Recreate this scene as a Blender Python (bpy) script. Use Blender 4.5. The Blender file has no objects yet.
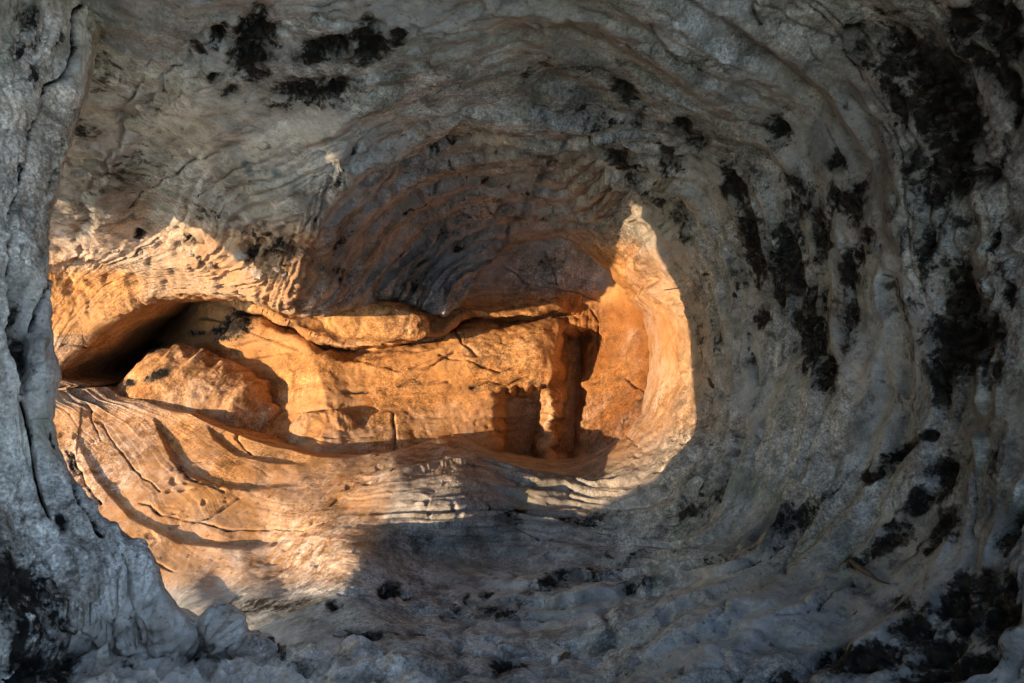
import bpy, math
import numpy as np
from mathutils import Vector, Matrix

# ------------------------------------------------------------------ camera, sky, sun, exposure
scene = bpy.context.scene
PITCH = math.radians(35.0)              # the camera looks down the passage
CAM_Z = 2.5
F = 640.0                               # focal length in pixels
CX, CY = 512.0, 341.5
cam_d = bpy.data.cameras.new("camera")
cam_d.sensor_width = 36.0
cam_d.lens = 36.0 * F / 1024.0
cam_d.clip_start = 0.05
cam_d.clip_end = 2000.0
cam = bpy.data.objects.new("camera", cam_d)
scene.collection.objects.link(cam)
cam.location = (0, 0, CAM_Z)
cam.rotation_euler = (math.radians(90) - PITCH, 0, 0)
scene.camera = cam

cp, sp = math.cos(PITCH), math.sin(PITCH)
ROT = np.array([[1, 0, 0], [0, cp, sp], [0, -sp, cp]], dtype=np.float64)   # passage frame -> world


def to_world(P):
    W = P @ ROT.T
    W[..., 2] += CAM_Z
    return W


SUN_C = np.array([0.75, 0.66, 0.04])
SUN_C = SUN_C / np.linalg.norm(SUN_C)
SUN_W = ROT @ SUN_C                      # direction the light travels
sun_elev = math.asin(-SUN_W[2])
to_sun = -SUN_W
sun_rot = math.atan2(to_sun[0], to_sun[1])

world = bpy.data.worlds.new("World")
scene.world = world
world.use_nodes = True
wn = world.node_tree
bg = wn.nodes["Background"]
sky = wn.nodes.new("ShaderNodeTexSky")
sky.sky_type = 'NISHITA'
sky.sun_disc = False
sky.sun_elevation = sun_elev
sky.sun_rotation = sun_rot
sky.air_density = 1.0
sky.dust_density = 0.1
sky.ozone_density = 0.0
wn.links.new(sky.outputs[0], bg.inputs[0])
bg.inputs[1].default_value = 0.15

sun_d = bpy.data.lights.new("sun", 'SUN')
sun_d.energy = 2.0
sun_d.angle = math.radians(0.5)
sun_d.color = (1.0, 0.70, 0.41)
sun = bpy.data.objects.new("sun", sun_d)
scene.collection.objects.link(sun)
sun.rotation_euler = Vector(SUN_W).to_track_quat('-Z', 'Y').to_euler()
sun.location = (-6, -6, 6)

scene.view_settings.view_transform = 'Standard'
scene.view_settings.look = 'None'
scene.view_settings.exposure = 2.2
scene.view_settings.gamma = 1.0
scene.cycles.use_adaptive_sampling = False
scene.cycles.denoising_input_passes = 'RGB_ALBEDO'
scene.cycles.denoising_prefilter = 'NONE'
scene.cycles.max_bounces = 10
scene.cycles.diffuse_bounces = 2


# ------------------------------------------------------------------ numeric helpers
def _hash(ix, iy, iz, seed):
    h = (ix.astype(np.uint32) * np.uint32(374761393) + iy.astype(np.uint32) * np.uint32(668265263)
         + iz.astype(np.uint32) * np.uint32(2147483647 % 4294967291) + np.uint32(seed * 144665 + 7))
    h ^= h >> np.uint32(13)
    h *= np.uint32(1274126177)
    h ^= h >> np.uint32(16)
    h *= np.uint32(2246822519)
    h ^= h >> np.uint32(13)
    return h


_G = np.random.RandomState(5).normal(size=(256, 3))
_G = (_G / np.linalg.norm(_G, axis=1, keepdims=True)).astype(np.float32)


def noise3(P, seed=0):
    """gradient noise, about -0.7..0.7"""
    P = P.reshape(-1, 3).astype(np.float32)
    I = np.floor(P)
    Fr = P - I
    I = I.astype(np.int32)
    U = Fr * Fr * Fr * (Fr * (Fr * 6 - 15) + 10)
    out = np.zeros(len(P), np.float32)
    for dx in (0, 1):
        wx = U[:, 0] if dx else 1 - U[:, 0]
        for dy in (0, 1):
            wy = U[:, 1] if dy else 1 - U[:, 1]
            for dz in (0, 1):
                wz = U[:, 2] if dz else 1 - U[:, 2]
                g = _G[_hash(I[:, 0] + dx, I[:, 1] + dy, I[:, 2] + dz, seed) & np.uint32(255)]
                out += wx * wy * wz * (g[:, 0] * (Fr[:, 0] - dx) + g[:, 1] * (Fr[:, 1] - dy) + g[:, 2] * (Fr[:, 2] - dz))
    return out * 1.5


def fbm(P, octaves=4, seed=0, gain=0.5, ridged=False):
    a, s, tot = 1.0, np.zeros(P.reshape(-1, 3).shape[0], np.float32), 0
    Q = P.reshape(-1, 3).astype(np.float32)
    for o in range(octaves):
        n = noise3(Q, seed + o * 17)
        if ridged:
            n = 1 - 2.2 * np.abs(n)
        s += a * n
        tot += a
        a *= gain
        Q = Q * 2.03 + 3.7
    return s / tot


def sstep(a, b, x):
    t = np.clip((x - a) / (b - a), 0, 1)
    return t * t * (3 - 2 * t)


def creases(C, seed, w=0.035, thr=0.0):
    """thin dark partings that follow the coordinates C and come and go"""
    n = fbm(C, 3, seed, 0.55)
    return np.exp(-(n / w) ** 2) * sstep(thr, thr + 0.25, noise3(C * 0.45 + 11.3, seed + 50))


class RBF:
    """thin-plate interpolation of 1/depth over the picture angles"""
    def __init__(self, pts):
        A = np.array(pts, float)
        self.c = A[:, :2] / 300.0
        y = 1.0 / A[:, 2]
        n = len(A)
        K = self.k(self.c, self.c) + np.eye(n) * 0.004
        Pm = np.c_[np.ones(n), self.c]
        M = np.block([[K, Pm], [Pm.T, np.zeros((3, 3))]])
        self.w = np.linalg.solve(M, np.r_[y, 0, 0, 0])

    @staticmethod
    def k(a, b):
        d2 = ((a[:, None, :] - b[None, :, :]) ** 2).sum(-1)
        return 0.5 * d2 * np.log(d2 + 1e-9)

    def __call__(self, u, v):
        X = np.c_[np.ravel(u), np.ravel(v)] / 300.0
        out = np.zeros(len(X))
        for i in range(0, len(X), 100000):
            Y = X[i:i + 100000]
            out[i:i + 100000] = self.k(Y, self.c) @ self.w[:-3] + self.w[-3] + Y @ self.w[-2:]
        return (1.0 / np.clip(out, 0.12, 3)).reshape(np.shape(u))


def unproject(u, v, d):
    return np.stack([(u - CX) / F * d, d, (CY - v) / F * d], axis=-1)


def poly_dist(u, v, lines):
    """pixel distance to the nearest of several polylines, with each line's own width divided out"""
    best = np.full(np.shape(u), 99.0, np.float32)
    for w, pts in lines:
        pts = np.array(pts, float)
        x0, y0 = pts.min(0) - 12 * w - 4
        x1, y1 = pts.max(0) + 12 * w + 4
        m = (u > x0) & (u < x1) & (v > y0) & (v < y1)
        if not m.any():
            continue
        uu, vv = u[m], v[m]
        b = np.full(uu.shape, 99.0)
        for (ax, ay), (bx, by) in zip(pts[:-1], pts[1:]):
            L = (bx - ax) ** 2 + (by - ay) ** 2 + 1e-9
            t = np.clip(((uu - ax) * (bx - ax) + (vv - ay) * (by - ay)) / L, 0, 1)
            b = np.minimum(b, np.hypot(uu - ax - t * (bx - ax), vv - ay - t * (by - ay)) / w)
        best[m] = np.minimum(best[m], b)
    return best


def blobs(u, v, lst):
    """soft union of rotated ellipses (u, v, ru, rv, degrees, strength)"""
    out = np.zeros(np.shape(u), np.float32)
    for (cu, cv, ru, rv, ang, st) in lst:
        R = 2.4 * max(ru, rv)
        m = (np.abs(u - cu) < R) & (np.abs(v - cv) < R)
        if not m.any():
            continue
        a = math.radians(ang)
        x = ((u[m] - cu) * math.cos(a) + (v[m] - cv) * math.sin(a)) / ru
        y = (-(u[m] - cu) * math.sin(a) + (v[m] - cv) * math.cos(a)) / rv
        out[m] = np.maximum(out[m], st * np.clip(1.25 - 0.62 * np.hypot(x, y), 0, 1.0))
    return out


def grid_normals(P):
    du = np.gradient(P, axis=1)
    dv = np.gradient(P, axis=0)
    n = np.cross(du, dv)
    n /= np.linalg.norm(n, axis=-1, keepdims=True) + 1e-12
    flip = (n * P).sum(-1) > 0
    n[flip] *= -1
    return n


def set_props(o, **kw):
    for k, val in kw.items():
        o[k] = val
    return o


def mesh_from(name, W, faces, mat, attrs=None, smooth=True, parent=None, uv=None):
    me = bpy.data.meshes.new(name)
    W = np.ascontiguousarray(W.reshape(-1, 3), np.float32)
    faces = np.ascontiguousarray(faces, np.int32)
    used = np.unique(faces)
    remap = np.full(len(W), -1, np.int32)
    remap[used] = np.arange(len(used))
    W = W[used]
    faces = remap[faces]
    k = faces.shape[1]
    me.vertices.add(len(W))
    me.vertices.foreach_set("co", W.ravel())
    me.loops.add(faces.size)
    me.loops.foreach_set("vertex_index", faces.ravel())
    me.polygons.add(len(faces))
    me.polygons.foreach_set("loop_start", np.arange(0, faces.size, k, dtype=np.int32))
    me.polygons.foreach_set("use_smooth", np.full(len(faces), smooth, dtype=bool))
    me.update(calc_edges=True)
    for an, av in (attrs or {}).items():
        av = np.asarray(av, np.float32)
        if av.ndim > 1 and av.shape[-1] == 3:
            at = me.attributes.new(an, 'FLOAT_VECTOR', 'POINT')
            at.data.foreach_set("vector", np.ascontiguousarray(av.reshape(-1, 3)[used]).ravel())
        else:
            at = me.attributes.new(an, 'FLOAT', 'POINT')
            at.data.foreach_set("value", np.ascontiguousarray(av.ravel()[used]))
    me.materials.append(mat)
    o = bpy.data.objects.new(name, me)
    scene.collection.objects.link(o)
    if parent is not None:
        o.parent = parent
    return o


def grid_faces(nr, nc, wrap=False):
    r = np.arange(nr - 1)[:, None]
    c = np.arange(nc if wrap else nc - 1)[None, :]
    c2 = (c + 1) % nc
    f = np.stack([r * nc + c, r * nc + c2, (r + 1) * nc + c2, (r + 1) * nc + c], -1)
    return f.reshape(-1, 4)


# ------------------------------------------------------------------ materials
def rock_material(name, grey, pale, orange, bump=0.3, grain=1.0):
    """attributes: tint (grey to iron orange, then brown for dimmer sun), stain (black crust and painted shade), pale (lighter patches), flow (coordinates along the bedding)"""
    m = bpy.data.materials.new(name)
    m.use_nodes = True
    nt = m.node_tree
    N, L = nt.nodes, nt.links
    bs = N["Principled BSDF"]
    bs.inputs["Roughness"].default_value = 0.92
    bs.inputs["Specular IOR Level"].default_value = 0.18

    def node(t, **kw):
        n = N.new(t)
        for k, val in kw.items():
            setattr(n, k, val)
        return n

    def attr(an):
        return node("ShaderNodeAttribute", attribute_name=an)

    def noise(scale, detail, rough, vec, dist=0.0):
        n = node("ShaderNodeTexNoise")
        n.inputs["Scale"].default_value = scale
        n.inputs["Detail"].default_value = detail
        n.inputs["Roughness"].default_value = rough
        n.inputs["Distortion"].default_value = dist
        L.new(vec, n.inputs["Vector"])
        return n.outputs["Fac"]

    def rng(x, a, b, lo=0.0, hi=1.0, smooth=True):
        n = node("ShaderNodeMapRange", interpolation_type='SMOOTHSTEP' if smooth else 'LINEAR')
        n.inputs["From Min"].default_value = a
        n.inputs["From Max"].default_value = b
        n.inputs["To Min"].default_value = lo
        n.inputs["To Max"].default_value = hi
        L.new(x, n.inputs["Value"])
        return n.outputs["Result"]

    def mth(op, a, b):
        n = node("ShaderNodeMath", operation=op)
        for i, x in enumerate((a, b)):
            if isinstance(x, (int, float)):
                n.inputs[i].default_value = x
            else:
                L.new(x, n.inputs[i])
        return n.outputs[0]

    def mix(fac, a, b, blend='MIX'):
        n = node("ShaderNodeMix", data_type='RGBA', blend_type=blend)
        if isinstance(fac, (int, float)):
            n.inputs[0].default_value = fac
        else:
            L.new(fac, n.inputs[0])
        for i, x in ((6, a), (7, b)):
            if isinstance(x, tuple):
                n.inputs[i].default_value = (*x, 1)
            else:
                L.new(x, n.inputs[i])
        return n.outputs[2]

    geo = node("ShaderNodeNewGeometry").outputs["Position"]
    flow = attr("flow").outputs["Vector"]
    tint = attr("tint").outputs["Fac"]
    stain = attr("stain").outputs["Fac"]
    palea = attr("pale").outputs["Fac"]

    big = noise(2.3, 4, 0.6, geo, 0.6)
    mid = noise(11, 6, 0.68, geo, 0.4)
    fine = noise(70, 4, 0.7, geo)
    streak = noise(1.0, 7, 0.68, flow, 0.5)
    streak2 = noise(3.1, 6, 0.7, flow, 0.2)

    warm = (grey[0] * 1.05, grey[1] * 0.93, grey[2] * 0.80)
    green = (grey[0] * 0.62, grey[1] * 0.66, grey[2] * 0.52)
    col = mix(rng(big, 0.40, 0.62), grey, warm)
    dark = (grey[0] * 0.42, grey[1] * 0.41, grey[2] * 0.39)
    col = mix(mth('MULTIPLY', rng(noise(4.3, 6, 0.72, geo, 0.6), 0.47, 0.63), 0.8), col, dark)
    col = mix(mth('MULTIPLY', rng(noise(3.7, 7, 0.65, geo, 0.8), 0.52, 0.66), 0.75), col, green)
    tn = mth('ADD', tint, mth('MULTIPLY', mth('SUBTRACT', mid, 0.5), 0.35))
    o2 = mix(rng(streak, 0.38, 0.62), orange, (orange[0] * 1.08, orange[1] * 1.20, orange[2] * 1.40))
    o2 = mix(mth('MULTIPLY', rng(noise(6.5, 6, 0.7, geo, 0.7), 0.54, 0.68), 0.6), o2,
             (orange[0] * 0.72, orange[1] * 0.52, orange[2] * 0.40))
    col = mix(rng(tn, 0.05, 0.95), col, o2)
    col = mix(rng(mth('ADD', tint, mth('MULTIPLY', mth('SUBTRACT', mid, 0.5), 0.5)), 1.0, 1.9, 0.0, 1.0, False), col, (orange[0] * 0.50, orange[1] * 0.40, orange[2] * 0.33))  # browner rock on the right, painting in dimmer sunlight there
    pf = mth('MULTIPLY', palea, rng(mid, 0.30, 0.60))
    col = mix(pf, col, pale)
    # streaks along the bedding, fine grain
    v1 = rng(streak, 0.25, 0.75, 0.72, 1.24, False)
    v2 = rng(streak2, 0.25, 0.75, 0.84, 1.14, False)
    v3 = rng(mid, 0.34, 0.66, 0.55, 1.40, False)
    v4 = rng(fine, 0.36, 0.64, 1 - 0.34 * grain, 1 + 0.30 * grain, False)
    v5 = rng(noise(165, 2, 0.6, geo), 0.34, 0.66, 0.72, 1.28, False)
    val = mth('MULTIPLY', mth('MULTIPLY', v1, v2), mth('MULTIPLY', v3, mth('MULTIPLY', v4, v5)))
    rough_mask = rng(noise(1.9, 3, 0.5, geo, 0.5), 0.40, 0.60, 0.35, 1.15)
    val = mth('ADD', 1.0, mth('MULTIPLY', mth('SUBTRACT', val, 1.0), rough_mask))
    vc = node("ShaderNodeCombineColor")
    for i in range(3):
        L.new(val, vc.inputs[i])
    col = mix(1.0, col, vc.outputs[0], 'MULTIPLY')
    # black crust, and the shade painted in through stain
    sn = mth('ADD', stain, mth('MULTIPLY', mth('SUBTRACT', noise(14, 6, 0.72, geo, 0.3), 0.5), 2.8))
    sn = mth('ADD', sn, mth('MULTIPLY', mth('SUBTRACT', noise(42, 6, 0.75, geo), 0.5), 0.9))
    sn = mth('ADD', sn, mth('MULTIPLY', mth('SUBTRACT', streak2, 0.5), 1.1))
    gate = rng(stain, 0.03, 0.40)
    sf = mth('MULTIPLY', rng(sn, 0.34, 0.76), gate)
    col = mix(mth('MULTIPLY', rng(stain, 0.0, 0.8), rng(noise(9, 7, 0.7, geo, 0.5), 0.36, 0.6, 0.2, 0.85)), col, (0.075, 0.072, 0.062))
    crust = mix(rng(noise(33, 5, 0.7, geo), 0.42, 0.66), (0.005, 0.0045, 0.004), (0.030, 0.024, 0.018))
    col = mix(sf, col, crust)
    # small scattered black specks of lichen
    sk = rng(noise(26, 5, 0.6, geo, 0.2), 0.665, 0.71)
    col = mix(mth('MULTIPLY', sk, 0.75), col, (0.035, 0.03, 0.024))
    # hairline cracks
    vo = node("ShaderNodeTexVoronoi", feature='DISTANCE_TO_EDGE')
    vo.inputs["Scale"].default_value = 5.5
    wp = node("ShaderNodeVectorMath", operation='MULTIPLY_ADD')
    nz = node("ShaderNodeTexNoise")
    nz.inputs["Scale"].default_value = 4.0
    nz.inputs["Detail"].default_value = 5
    nz.inputs["Roughness"].default_value = 0.7
    L.new(geo, nz.inputs["Vector"])
    L.new(nz.outputs["Color"], wp.inputs[0])
    wp.inputs[1].default_value = (0.55, 0.55, 0.55)
    L.new(geo, wp.inputs[2])
    L.new(wp.outputs[0], vo.inputs["Vector"])
    hair = mth('MULTIPLY', rng(vo.outputs["Distance"], 0.0, 0.022, 1.0, 0.0), rng(noise(2.7, 3, 0.5, geo), 0.52, 0.64))
    pits = rng(noise(48, 4, 0.62, geo, 0.3), 0.60, 0.68)
    col = mix(mth('MULTIPLY', hair, 0.6), col, (0.05, 0.042, 0.034))
    col = mix(mth('MULTIPLY', pits, 0.55), col, (0.07, 0.06, 0.05))
    L.new(col, bs.inputs["Base Color"])
    # relief
    h = mth('ADD', mth('MULTIPLY', mid, 0.55), mth('MULTIPLY', fine, 0.16))
    h = mth('ADD', h, mth('MULTIPLY', streak2, 0.5))
    h = mth('ADD', h, mth('MULTIPLY', noise(190, 4, 0.7, geo), 0.05))
    h = mth('SUBTRACT', h, mth('MULTIPLY', sf, 0.12))
    h = mth('SUBTRACT', h, mth('MULTIPLY', hair, 0.30))
    h = mth('SUBTRACT', h, mth('MULTIPLY', pits, 0.16))
    b = node("ShaderNodeBump")
    b.inputs["Strength"].default_value = bump
    b.inputs["Distance"].default_value = 0.05
    L.new(mth('MULTIPLY', h, rough_mask), b.inputs["Height"])
    L.new(b.outputs[0], bs.inputs["Normal"])
    return m


GREY = (0.285, 0.284, 0.276)
PALE = (0.47, 0.465, 0.45)
ORANGE = (0.42, 0.205, 0.072)
M_wall = rock_material("cave rock", GREY, PALE, ORANGE, 0.34)
M_back = rock_material("orange sandstone", GREY, PALE, ORANGE, 0.34)
M_pillar = rock_material("weathered pillar rock", (0.42, 0.38, 0.335), (0.66, 0.61, 0.545), ORANGE, 0.42)


def plain_material(name, c1, c2, scale, rough=0.8):
    m = bpy.data.materials.new(name)
    m.use_nodes = True
    nt = m.node_tree
    bs = nt.nodes["Principled BSDF"]
    tc = nt.nodes.new("ShaderNodeTexCoord")
    n = nt.nodes.new("ShaderNodeTexNoise")
    n.inputs["Scale"].default_value = scale
    n.inputs["Detail"].default_value = 6
    nt.links.new(tc.outputs["Object"], n.inputs["Vector"])
    r = nt.nodes.new("ShaderNodeValToRGB")
    r.color_ramp.elements[0].position = 0.35
    r.color_ramp.elements[1].position = 0.65
    r.color_ramp.elements[0].color = (*c1, 1)
    r.color_ramp.elements[1].color = (*c2, 1)
    nt.links.new(n.outputs["Fac"], r.inputs[0])
    nt.links.new(r.outputs[0], bs.inputs["Base Color"])
    bs.inputs["Roughness"].default_value = rough
    b = nt.nodes.new("ShaderNodeBump")
    b.inputs["Strength"].default_value = 0.5
    b.inputs["Distance"].default_value = 0.01
    nt.links.new(n.outputs["Fac"], b.inputs["Height"])
    nt.links.new(b.outputs[0], bs.inputs["Normal"])
    return m


M_ground = plain_material("dry ground", (0.20, 0.17, 0.12), (0.30, 0.26, 0.19), 0.8, 0.95)
M_twig = plain_material("dry twig bark", (0.035, 0.026, 0.018), (0.09, 0.065, 0.045), 60)
M_leaf = plain_material("dead leaf", (0.10, 0.045, 0.02), (0.20, 0.09, 0.035), 40)
M_white = plain_material("white pebble", (0.62, 0.60, 0.57), (0.75, 0.74, 0.72), 50)

# ------------------------------------------------------------------ the passage shell
C0 = (420.0, 375.0)
RIM = [  # u, v, depth, lip rounding
    (60, 376, 4.15, 1), (75, 362, 4.08, 1), (90, 350, 4.0, 1), (108, 331, 3.85, 1), (135, 313, 3.80, 1), (160, 301, 3.75, 1),
    (190, 296, 3.70, 1), (215, 297, 3.65, 1), (250, 303, 3.60, 1), (300, 313, 3.55, 1), (328, 315, 3.60, 1),
    (350, 309, 3.80, .6), (372, 302, 3.95, .6), (393, 297, 4.0, .6), (412, 303, 4.05, .6), (428, 312, 4.1, .6), (445, 316, 4.15, .6),
    (458, 303, 4.25, .6), (470, 288, 4.5, .8), (486, 265, 4.6, .9), (500, 250, 4.6, 1), (520, 240, 4.6, 1), (545, 236, 4.55, 1),
    (570, 241, 4.5, 1), (592, 253, 4.45, 1), (612, 272, 4.35, 1), (635, 297, 4.2, 1), (648, 316, 4.05, 1),
    (651, 345, 4.0, 1), (651, 385, 3.95, 1), (643, 412, 3.9, 1), (628, 437, 3.85, 1), (605, 453, 3.8, 1), (580, 463, 3.75, 1),
    (556, 466, 3.85, 1), (525, 462, 3.95, 1), (498, 456, 4.05, 1), (475, 444, 4.15, 1), (458, 434, 4.2, .8), (440, 437, 4.15, .6),
    (420, 444, 4.0, .4), (400, 450, 3.9, .3), (370, 454, 3.76, 0), (330, 457, 3.68, 0), (290, 450, 3.8, 0), (255, 441, 3.9, 0),
    (225, 430, 4.0, 0), (190, 414, 4.1, 0), (150, 402, 4.15, .5), (128, 398, 4.18, 1), (112, 388, 4.2, 1), (95, 385, 4.2, 1), (75, 388, 4.2, 1), (60, 390, 4.2, 1)]
rim = np.array(RIM, float)
ctrl = [(r[0], r[1], r[2]) for r in RIM[::2]] + [
    # lip and its breccia at the upper left
    (50, 300, 3.97), (120, 290, 3.85), (60, 262, 3.8), (150, 270, 3.66), (50, 236, 3.5), (150, 212, 3.32), (220, 260, 3.45), (280, 285, 3.40),
    (300, 250, 3.10), (330, 285, 3.45), (230, 225, 3.0), (100, 200, 2.9), (0, 200, 2.9), (0, 250, 3.72), (0, 320, 4.1),
    # flat roof at the upper left
    (200, 170, 2.55), (120, 130, 2.35), (200, 100, 2.12), (100, 50, 1.9), (200, 20, 1.72), (300, 150, 2.42), (300, 80, 2.02), (320, 215, 2.8),
    (380, 60, 1.93), (380, 110, 2.18), (0, 50, 1.9), (345, 165, 2.45),
    # alcove under the arch
    (352, 225, 3.25), (345, 275, 3.65), (400, 240, 4.15), (440, 270, 4.45), (400, 170, 3.2), (450, 200, 3.9), (460, 240, 4.3), (450, 150, 3.0), (450, 95, 2.25), (480, 40, 1.86), (430, 290, 4.3),
    (530, 205, 4.1), (560, 170, 3.3), (560, 120, 2.5), (560, 60, 2.0), (560, 0, 1.68), (620, 210, 3.75), (640, 240, 3.6), (640, 160, 2.85),
    # right wall
    (668, 290, 3.55), (690, 340, 3.3), (690, 400, 3.25), (740, 300, 2.8), (760, 400, 2.62), (830, 400, 2.15), (830, 300, 2.2), (930, 400, 1.74), (930, 280, 1.76),
    (1024, 400, 1.46), (1024, 250, 1.47), (720, 200, 2.65), (780, 130, 2.15), (850, 100, 1.92), (700, 90, 2.1), (760, 30, 1.75), (900, 190, 1.78), (950, 60, 1.6), (1024, 0, 1.36), (1024, 120, 1.42),
    # floor
    (660, 450, 3.1), (620, 490, 2.95), (720, 480, 2.5), (600, 525, 2.92), (540, 500, 3.12), (500, 470, 3.55), (560, 560, 2.68), (500, 540, 3.0), (640, 560, 2.5), (760, 520, 2.15), (560, 620, 2.12), (560, 683, 1.75),
    (460, 480, 3.16), (465, 520, 2.9), (420, 560, 2.74), (420, 620, 2.15), (352, 550, 2.5), (380, 510, 3.02), (430, 500, 2.97), (400, 475, 3.3), (430, 460, 3.7), (300, 640, 1.9), (420, 683, 1.62), (850, 560, 1.78), (760, 620, 1.72),
    (850, 640, 1.55), (1024, 560, 1.38), (1024, 683, 1.25), (700, 683, 1.55),
    # sunlit bowl at the lower left
    (340, 480, 3.42), (345, 515, 3.13), (280, 500, 3.3), (300, 540, 3.0), (280, 575, 2.85), (220, 590, 2.88), (220, 540, 3.1), (200, 490, 3.48), (200, 452, 3.8), (260, 465, 3.62), (140, 440, 3.95), (150, 490, 3.55), (90, 430, 4.02), (150, 560, 3.0), (160, 610, 2.85),
    (90, 500, 3.55), (50, 450, 3.95), (0, 450, 3.9), (0, 560, 3.0), (60, 600, 2.8), (210, 608, 2.5), (260, 600, 2.42), (330, 570, 2.45),
    # outside the picture
    (1300, 341, 1.02), (512, -250, 1.02), (512, 930, 1.0), (1300, -200, 0.86), (1300, 880, 0.84), (100, -200, 1.2), (100, 900, 1.1), (-150, 650, 1.9), (-150, 100, 2.0), (-150, 350, 3.0)]
D_shell = RBF(ctrl)

NA = 1700
ang_r = np.unwrap(np.arctan2(rim[:, 1] - C0[1], rim[:, 0] - C0[0]))      # increasing (clockwise on screen)
rad_r = np.hypot(rim[:, 1] - C0[1], rim[:, 0] - C0[0])
order = np.argsort(ang_r)
ang_r, rad_r, rnd_r = ang_r[order], rad_r[order], rim[order, 3]
ang_x = np.r_[ang_r - 2 * math.pi, ang_r, ang_r + 2 * math.pi]
# angles spaced evenly along the mean of rim and frame
base = np.linspace(0, 2 * math.pi, 8000, endpoint=False) - math.pi + 0.0
rr = np.interp(base, ang_x, np.tile(rad_r, 3))
den = np.cumsum(0.55 + 0.45 * rr / rr.mean())
al = np.interp(np.linspace(0, den[-1], NA, endpoint=False), den, base)
r0 = np.interp(al, ang_x, np.tile(rad_r, 3))
rnd = np.interp(al, ang_x, np.tile(rnd_r, 3))
# rough edge of the rim
rimn = noise3(np.c_[np.cos(al) * 14, np.sin(al) * 14, al * 0], 3) * 2.2 + noise3(np.c_[np.cos(al) * 45, np.sin(al) * 45, al * 0], 4) * 0.5
r0s = r0.copy()
r0 = r0 + rimn * np.clip(rnd + 0.2, 0, 1)
ca, sa = np.cos(al), np.sin(al)
MARG = 70.0
with np.errstate(divide='ignore'):
    ex = np.minimum(np.where(ca > 0, (1024 + MARG - C0[0]) / ca, np.where(ca < 0, (-MARG - C0[0]) / ca, 1e9)),
                    np.where(sa > 0, (683 + MARG - C0[1]) / sa, np.where(sa < 0, (-MARG - C0[1]) / sa, 1e9)))
ex = np.convolve(np.r_[ex[-20:], ex, ex[:20]], np.ones(41) / 41, 'valid')
NT = 350
tt = np.linspace(0, 1, NT)
rad = r0[None, :] + (ex - r0)[None, :] * tt[:, None]
U = C0[0] + rad * ca[None, :]
V = C0[1] + rad * sa[None, :]
D = D_shell(U, V)
# rounding of the lip towards the opening
delta = rad - r0[None, :]
D = D + rnd[None, :] * 0.16 * np.exp(-delta / 7.0)


# hand-placed steps of the bedding: (polyline, outward drop in metres, fall-off in pixels)
def side_step(u, v, line, drop, fall, soft=2.0):
    """depth step: points on the right hand side of the line drop back, easing out over fall pixels"""
    pts = np.array(line, float)
    best = np.full(np.shape(u), 1e9)
    sgn = np.zeros(np.shape(u))
    fade = np.zeros(np.shape(u))
    tot = np.r_[0, np.cumsum(np.hypot(*np.diff(pts, axis=0).T))]
    for k, ((ax, ay), (bx, by)) in enumerate(zip(pts[:-1], pts[1:])):
        L = (bx - ax) ** 2 + (by - ay) ** 2
        t = np.clip(((u - ax) * (bx - ax) + (v - ay) * (by - ay)) / L, 0, 1)
        dd = np.hypot(u - ax - t * (bx - ax), v - ay - t * (by - ay))
        m = dd < best
        best[m] = dd[m]
        sgn[m] = np.sign((bx - ax) * (v - ay) - (by - ay) * (u - ax))[m]
        pos = (tot[k] + t * (tot[k + 1] - tot[k])) / tot[-1]
        fade[m] = np.clip(np.minimum(pos, 1 - pos) * 6, 0, 1)[m]
    s = best * sgn
    return drop * fade * np.where(s > 0, sstep(0, soft, s) * np.exp(-s / fall), 0)


P = unproject(U, V, D)
# the strata follow rings round the opening: a coordinate along the rings and one across them
calm = np.maximum(sstep(480, 360, U) * sstep(385, 420, V), sstep(300, 360, U) * sstep(640, 580, U) * sstep(430, 440, V) * sstep(610, 570, V))
ring = (rad - r0s[None, :]) / (ex - r0s)[None, :]
Wn = fbm(np.stack([P[..., 0] * 1.1, P[..., 1] * 0.9, P[..., 2] * 1.1], -1), 3, 11).reshape(U.shape)
ell = np.hypot(U - 518 - 14 * sstep(300, 500, V), (V - 318 - 22 * sstep(300, 420, V)) * 1.10)
lr = 1.15 * np.log(np.maximum(ell, 20) / 60.0)
vault = sstep(290, 320, U + 0.40 * (V - 230)) * sstep(345, 300, V) * sstep(760, 690, U)
wgt = np.maximum(sstep(0.0, 0.45, ring), sstep(430, 270, V) * sstep(270, 320, U + 0.40 * (V - 230)) * sstep(690, 540, U))
W2 = fbm(P * 3.6, 3, 13).reshape(U.shape)
W3 = fbm(P * 13.0, 2, 15).reshape(U.shape)
across = (1 - wgt) * (ring * 1.9) + wgt * lr + 0.12 * Wn + 0.07 * W2 + 0.025 * W3
aa = np.arctan2(V - 345, U - 540)
flowc = np.stack([np.cos(aa) * 1.7, np.sin(aa) * 1.7, across * 9.0], -1).astype(np.float32)

Nn = grid_normals(P)
shape = U.shape


def R(x):
    return np.asarray(x).reshape(shape)


dls = np.maximum(rad - r0s[None, :], 0)
in_roof = sstep(360, 250, U + 0.55 * (V - 100)) * sstep(300, 230, V)          # flat roof panel at the upper left
in_bowl = sstep(480, 330, U) * sstep(385, 420, V) * sstep(0, 30, V - 385)      # sunlit bowl
lip_face = sstep(205, 150, U) * sstep(262, 282, V + 0.10 * (U - 60)) * sstep(388, 378, V)
arch = vault * sstep(262, 225, ell)
breccia = sstep(345, 325, U) * sstep(205, 225, V + 0 * U) * sstep(330, 300, V) * sstep(-20, 20, (V - 250) + 0 * U + 40 * sstep(120, 200, U))

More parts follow.
